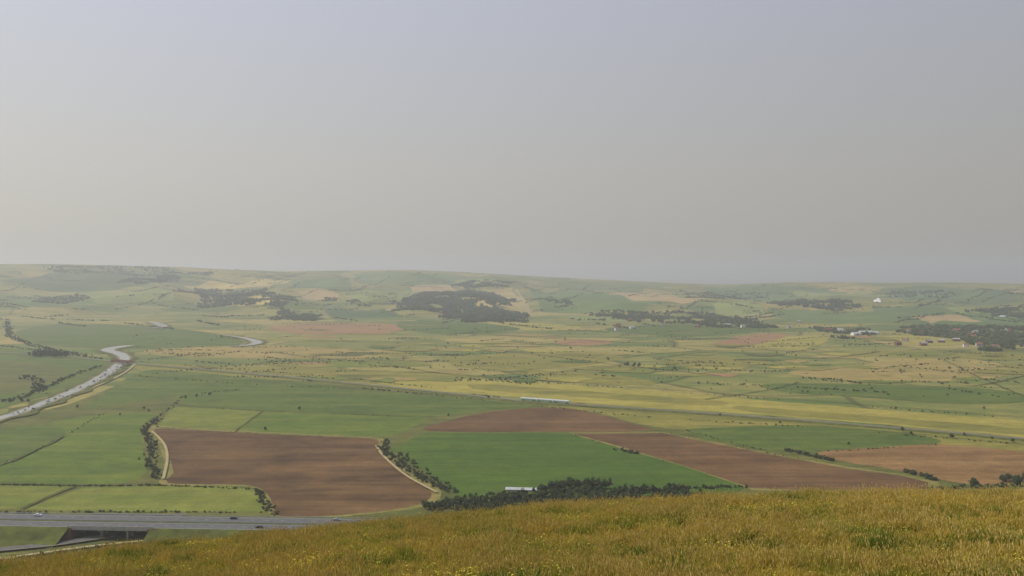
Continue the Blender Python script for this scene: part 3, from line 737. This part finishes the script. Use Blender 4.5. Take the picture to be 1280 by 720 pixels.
# ------------------------------------------------------------------ foreground hill
CX=[-400,0,100,200,330,450,560,640,760,900,1050,1280,1600]
CY=[735,714,701,689,676,664,653,644,635,629,625,623,621]
RC=55.0
def hillz(x,y):
    r=np.hypot(x,y); th=np.arctan2(x,y); tc=np.clip(th,-.75,.75)
    px=640+FOC*np.tan(tc); sc_=(np.interp(px,CX,CY)-345)/FOC*np.cos(np.clip(tc,-.6,.6))
    q0=.40
    u=np.clip((r-12)/(RC-12),0,1)
    q=sc_+(q0-sc_)*(1-u)**2
    D=np.where(r<12,1.7+(q0*12-1.7)*r/12,q*r)
    k=(152-430*sc_)/(430-RC)**2
    D=np.where(r>RC,sc_*r+k*(r-RC)**2,D)
    back=1.7+.012*r+np.maximum(r-1500,0)*.12
    w=np.clip((np.abs(th)-1.2)/.9,0,1); w=w*w*(3-2*w)
    D=D*(1-w)+back*w
    D=D+np.clip(r/10,0,1)*np.clip(1-r/200,0,1)*(.09*snoise(x,y,5,2)+.16*snoise(x,y,13,7)+.2*snoise(x,y,31,14))
    return EYE-np.minimum(D,158)
ang=np.radians(np.concatenate([np.linspace(-180,-45,90)[:-1],np.linspace(-45,45,420),np.linspace(45,180,90)[1:]]))
rad=np.concatenate([np.linspace(.05,8,14)[:-1],np.linspace(8,80,200)[:-1],np.geomspace(80,460,60),np.geomspace(480,3200,25)])
A,R=np.meshgrid(ang,rad); X=R*np.sin(A);Y=R*np.cos(A);Z=hillz(X,Y)
nr,na=X.shape; idx=np.arange(nr*na).reshape(nr,na)
q=np.stack([idx[:-1,:-1],idx[1:,:-1],idx[1:,1:],idx[:-1,1:]],-1).reshape(-1,4)
me=bpy.data.meshes.new('grassy_hill'); me.vertices.add(nr*na); me.vertices.foreach_set('co',np.stack([X,Y,Z],-1).ravel())
nf=len(q); me.loops.add(nf*4); me.loops.foreach_set('vertex_index',q.ravel()); me.polygons.add(nf)
me.polygons.foreach_set('loop_start',np.arange(nf)*4); me.polygons.foreach_set('loop_total',np.full(nf,4)); me.polygons.foreach_set('use_smooth',np.ones(nf,bool)); me.update(); me.validate()
m,nt,b=newmat('hill_turf'); pos=N(nt,'ShaderNodeNewGeometry').outputs['Position']
col=mix(nt,S(116,112,42),S(146,130,54),ramp(nt,noise(nt,pos,.35,4,.5),[(.4,0.),(.65,1.)]))
col=mix(nt,col,S(90,98,36),ramp(nt,noise(nt,pos,1.3,4),[(.45,0.),(.75,.8)]))
nt.links.new(col,b.inputs['Base Color']); me.materials.append(m)
link(bpy.data.objects.new('grassy_hill',me))
def grass_mat(name,cb,ct,cs):
    m,nt,b=newmat(name,.7,.2); at=N(nt,'ShaderNodeAttribute',attribute_name='h'); oi=N(nt,'ShaderNodeObjectInfo')
    c=mix(nt,cb,ct,at.outputs['Fac']); c=mix(nt,c,cs,ramp(nt,oi.outputs['Random'],[(.3,0.),(1,.7)]))
    # drifts of drier and greener growth across the slope
    pos=N(nt,'ShaderNodeNewGeometry').outputs['Position']
    dn=noise(nt,pos,.2,5,.6,.6); c=mix(nt,c,ramp(nt,dn,[(.34,(.58,.78,.46,1)),(.5,(1,1,1,1)),(.66,(1.3,1.16,1.1,1))]),1.0,'MULTIPLY')
    nt.links.new(c,b.inputs['Base Color'])
    tr=N(nt,'ShaderNodeBsdfTranslucent'); nt.links.new(c,tr.inputs['Color']); ms=N(nt,'ShaderNodeMixShader'); ms.inputs[0].default_value=.35
    nt.links.new(b.outputs[0],ms.inputs[1]); nt.links.new(tr.outputs[0],ms.inputs[2]); nt.links.new(ms.outputs[0],nt.nodes['Material Output'].inputs['Surface'])
    return m
M_gg=grass_mat('grass_green',S(102,110,34),S(144,144,50),S(128,126,44))
M_gy=grass_mat('grass_gold',S(128,118,40),S(190,166,72),S(170,148,58))
M_gd=grass_mat('tussock_green',S(68,84,26),S(110,124,42),S(96,108,36))
M_seed=simple_mat('seed_heads',S(206,182,110),.9,.1,.25,3)
M_flower=simple_mat('yellow_petals',(.78,.60,.06,1),.7,.2,.1,3)
def tuft(name,mat,nb,h,spread,seed,seedh=.0,flower=0.,wd=.007):
    r=np.random.default_rng(seed);V=[];F=[];H=[];MI=[]
    for _ in range(nb):
        a=r.uniform(0,6.283); p=np.array([math.cos(a),math.sin(a),0])*spread*math.sqrt(r.random()); L=h*r.uniform(.5,1.15)
        da=r.uniform(0,6.283); lean=r.uniform(.05,.6); d=np.array([math.cos(da),math.sin(da),0]); sa=r.uniform(0,6.283); sd=np.array([math.cos(sa),math.sin(sa),0])
        n0=len(V)
        for k,(t,w) in enumerate(((0,1),(.5,.8),(.85,.45))):
            c=p+d*lean*L*t*t+np.array([0,0,L*t*(1-.15*t*lean)]); V.append(c-sd*wd*w);V.append(c+sd*wd*w);H+= [t,t]
        tip=p+d*lean*L+np.array([0,0,L*(1-.15*lean)]); V.append(tip);H.append(1)
        F+=[(n0,n0+1,n0+3,n0+2),(n0+2,n0+3,n0+5,n0+4),(n0+4,n0+5,n0+6)];MI+=[0,0,0]
        if r.random()<seedh:
            for ax in (sd,np.array([-sd[1],sd[0],0])):
                n0=len(V); up=np.array([0,0,1.]); V+=[tip-up*.06,tip+ax*.013,tip+up*.05+d*.02,tip-ax*.013]; H+=[1]*4; F.append((n0,n0+1,n0+2,n0+3)); MI.append(1)
        if r.random()<flower:
            n0=len(V); V+=[tip+np.array([.018*math.cos(k*1.047),.018*math.sin(k*1.047),.008*(k%2)]) for k in range(6)]; H+=[1]*6; F.append(tuple(range(n0,n0+6))); MI.append(2)
    me=bpy.data.meshes.new(name); me.from_pydata([tuple(map(float,v)) for v in V],[],F)
    for q_ in (mat,M_seed,M_flower): me.materials.append(q_)
    me.polygons.foreach_set('material_index',MI); at=me.attributes.new('h','FLOAT','POINT'); at.data.foreach_set('value',H); me.update(); return me
C_low=mkcol('meadow_grass_kinds',[tuft('g1',M_gg,46,.24,.26,1,.05),tuft('g2',M_gg,46,.20,.28,2,.05,.03),tuft('g3',M_gy,44,.26,.26,3,.25),tuft('g4',M_gy,44,.24,.24,4,.2)])
C_tall=mkcol('seeding_grass_kinds',[tuft('t1',M_gy,30,.46,.16,5,.7),tuft('t2',M_gy,24,.56,.14,6,.8),tuft('t3',M_gy,30,.40,.2,7,.6)])
C_green=mkcol('green_tussock_kinds',[tuft('u1',M_gd,70,.36,.2,8,.1),tuft('u2',M_gg,50,.32,.24,9,.1)])
C_flow=mkcol('yellow_wildflower_kinds',[tuft('f1',M_gg,24,.26,.22,31,.0,.5),tuft('f2',M_gg,18,.22,.26,32,.0,.4)])
def hp(n,lo,hi):
    r=np.sqrt(rng.uniform(lo*lo,hi*hi,n)); a=rng.uniform(-.64,.64,n); x=r*np.sin(a);y=r*np.cos(a); return x,y
x,y=hp(42000,11,76); s=rng.uniform(.6,1.3,len(x)); scatter('meadow_grass',np.stack([x,y,hillz(x,y)-.02],-1),s,C_low,11)
x,y=hp(26000,11,76); k=snoise(x,y,9,3)+.5*snoise(x,y,3.5,9)+rng.normal(0,.22,len(x))>.15; x,y=x[k],y[k]; scatter('seeding_grass',np.stack([x,y,hillz(x,y)-.02],-1),rng.uniform(.6,1.4,len(x)),C_tall,12)
x,y=hp(14000,11,76); k=snoise(x,y,6,12)+rng.normal(0,.12,len(x))>.3; x,y=x[k],y[k]; scatter('green_tussock',np.stack([x,y,hillz(x,y)-.02],-1),rng.uniform(.6,1.6,len(x)),C_green,13)
x,y=hp(7000,11,60); k=snoise(x,y,7,17)+rng.normal(0,.15,len(x))>.38; x,y=x[k],y[k]; scatter('yellow_wildflowers',np.stack([x,y,hillz(x,y)-.02],-1),rng.uniform(.8,1.3,len(x)),C_flow,14)

# ------------------------------------------------------------------ summer haze: a shallow real layer of air over the valley
HZ=20000.
bm=bmesh.new(); bmesh.ops.create_cone(bm,cap_ends=True,segments=48,radius1=HZ,radius2=HZ,depth=420)
me=bpy.data.meshes.new('haze'); bm.to_mesh(me); bm.free(); hz=link(bpy.data.objects.new('haze',me)); hz.location=(0,0,170)
m=bpy.data.materials.new('haze_air'); m.use_nodes=True; nt=m.node_tree; nt.nodes.clear()
out=nt.nodes.new('ShaderNodeOutputMaterial'); vs=nt.nodes.new('ShaderNodeVolumeScatter'); vs.inputs['Color'].default_value=(.93,.955,.93,1); vs.inputs['Density'].default_value=1.32e-4; vs.inputs['Anisotropy'].default_value=.25
va=nt.nodes.new('ShaderNodeVolumeAbsorption'); va.inputs['Color'].default_value=(.45,.48,.35,1); va.inputs['Density'].default_value=2.8e-5
ad=nt.nodes.new('ShaderNodeAddShader'); nt.links.new(vs.outputs[0],ad.inputs[0]); nt.links.new(va.outputs[0],ad.inputs[1])
nt.links.new(ad.outputs[0],out.inputs['Volume']); me.materials.append(m)

# ------------------------------------------------------------------ sky, sun
SE=math.radians(42); az=math.radians(-78)   # bearing from +Y, to the left
wd=bpy.data.worlds.new('World'); scene.world=wd; wd.use_nodes=True; nt=wd.node_tree
bg=nt.nodes['Background']; sky=N(nt,'ShaderNodeTexSky'); sky.sky_type='NISHITA'; sky.sun_disc=False; sky.sun_elevation=SE; sky.sun_rotation=az
sky.dust_density=4; sky.air_density=1.2; sky.ozone_density=1.5; sky.altitude=100
tc=N(nt,'ShaderNodeTexCoord'); sp=N(nt,'ShaderNodeSeparateXYZ'); nt.links.new(tc.outputs['Generated'],sp.inputs[0])
K=10.0
hz_c=lambda r,g,b_:tuple(v*K for v in S(r,g,b_)[:3])+(1,)
gr=ramp(nt,sp.outputs['Z'],[(0,hz_c(172,167,158)),(.12,hz_c(177,174,170)),(.32,hz_c(178,181,194)),(1,hz_c(150,170,205))])
sc=mix(nt,sky.outputs[0],gr,.86)
xg=N(nt,'ShaderNodeMapRange'); xg.inputs[1].default_value=-.6; xg.inputs[2].default_value=.6; xg.inputs[3].default_value=1.36; xg.inputs[4].default_value=.9; nt.links.new(sp.outputs['X'],xg.inputs[0])
vm=N(nt,'ShaderNodeVectorMath',operation='SCALE'); nt.links.new(sc,vm.inputs[0]); nt.links.new(xg.outputs[0],vm.inputs['Scale'])
nt.links.new(vm.outputs[0],bg.inputs['Color']); bg.inputs['Strength'].default_value=.1
sl=bpy.data.lights.new('sun','SUN'); sl.energy=3.9; sl.angle=math.radians(.6); sl.color=(1,.94,.82)
so=link(bpy.data.objects.new('sun',sl))
dirv=Vector((math.sin(az)*math.cos(SE),math.cos(az)*math.cos(SE),math.sin(SE))); so.rotation_euler=dirv.to_track_quat('Z','Y').to_euler()

# ------------------------------------------------------------------ camera
cam=bpy.data.cameras.new('camera'); cam.sensor_width=36; cam.lens=36*FOC/1280; cam.clip_end=60000; cam.clip_start=.1
co=link(bpy.data.objects.new('camera',cam)); co.location=(0,0,EYE); co.rotation_euler=(math.radians(90)-PITCH,0,0)
scene.camera=co
scene.view_settings.view_transform='Standard'; scene.view_settings.look='None'; scene.view_settings.exposure=0
print('bushes',len(BP),'trees',len(TP),'wood',len(WP),'layers',layer[0])
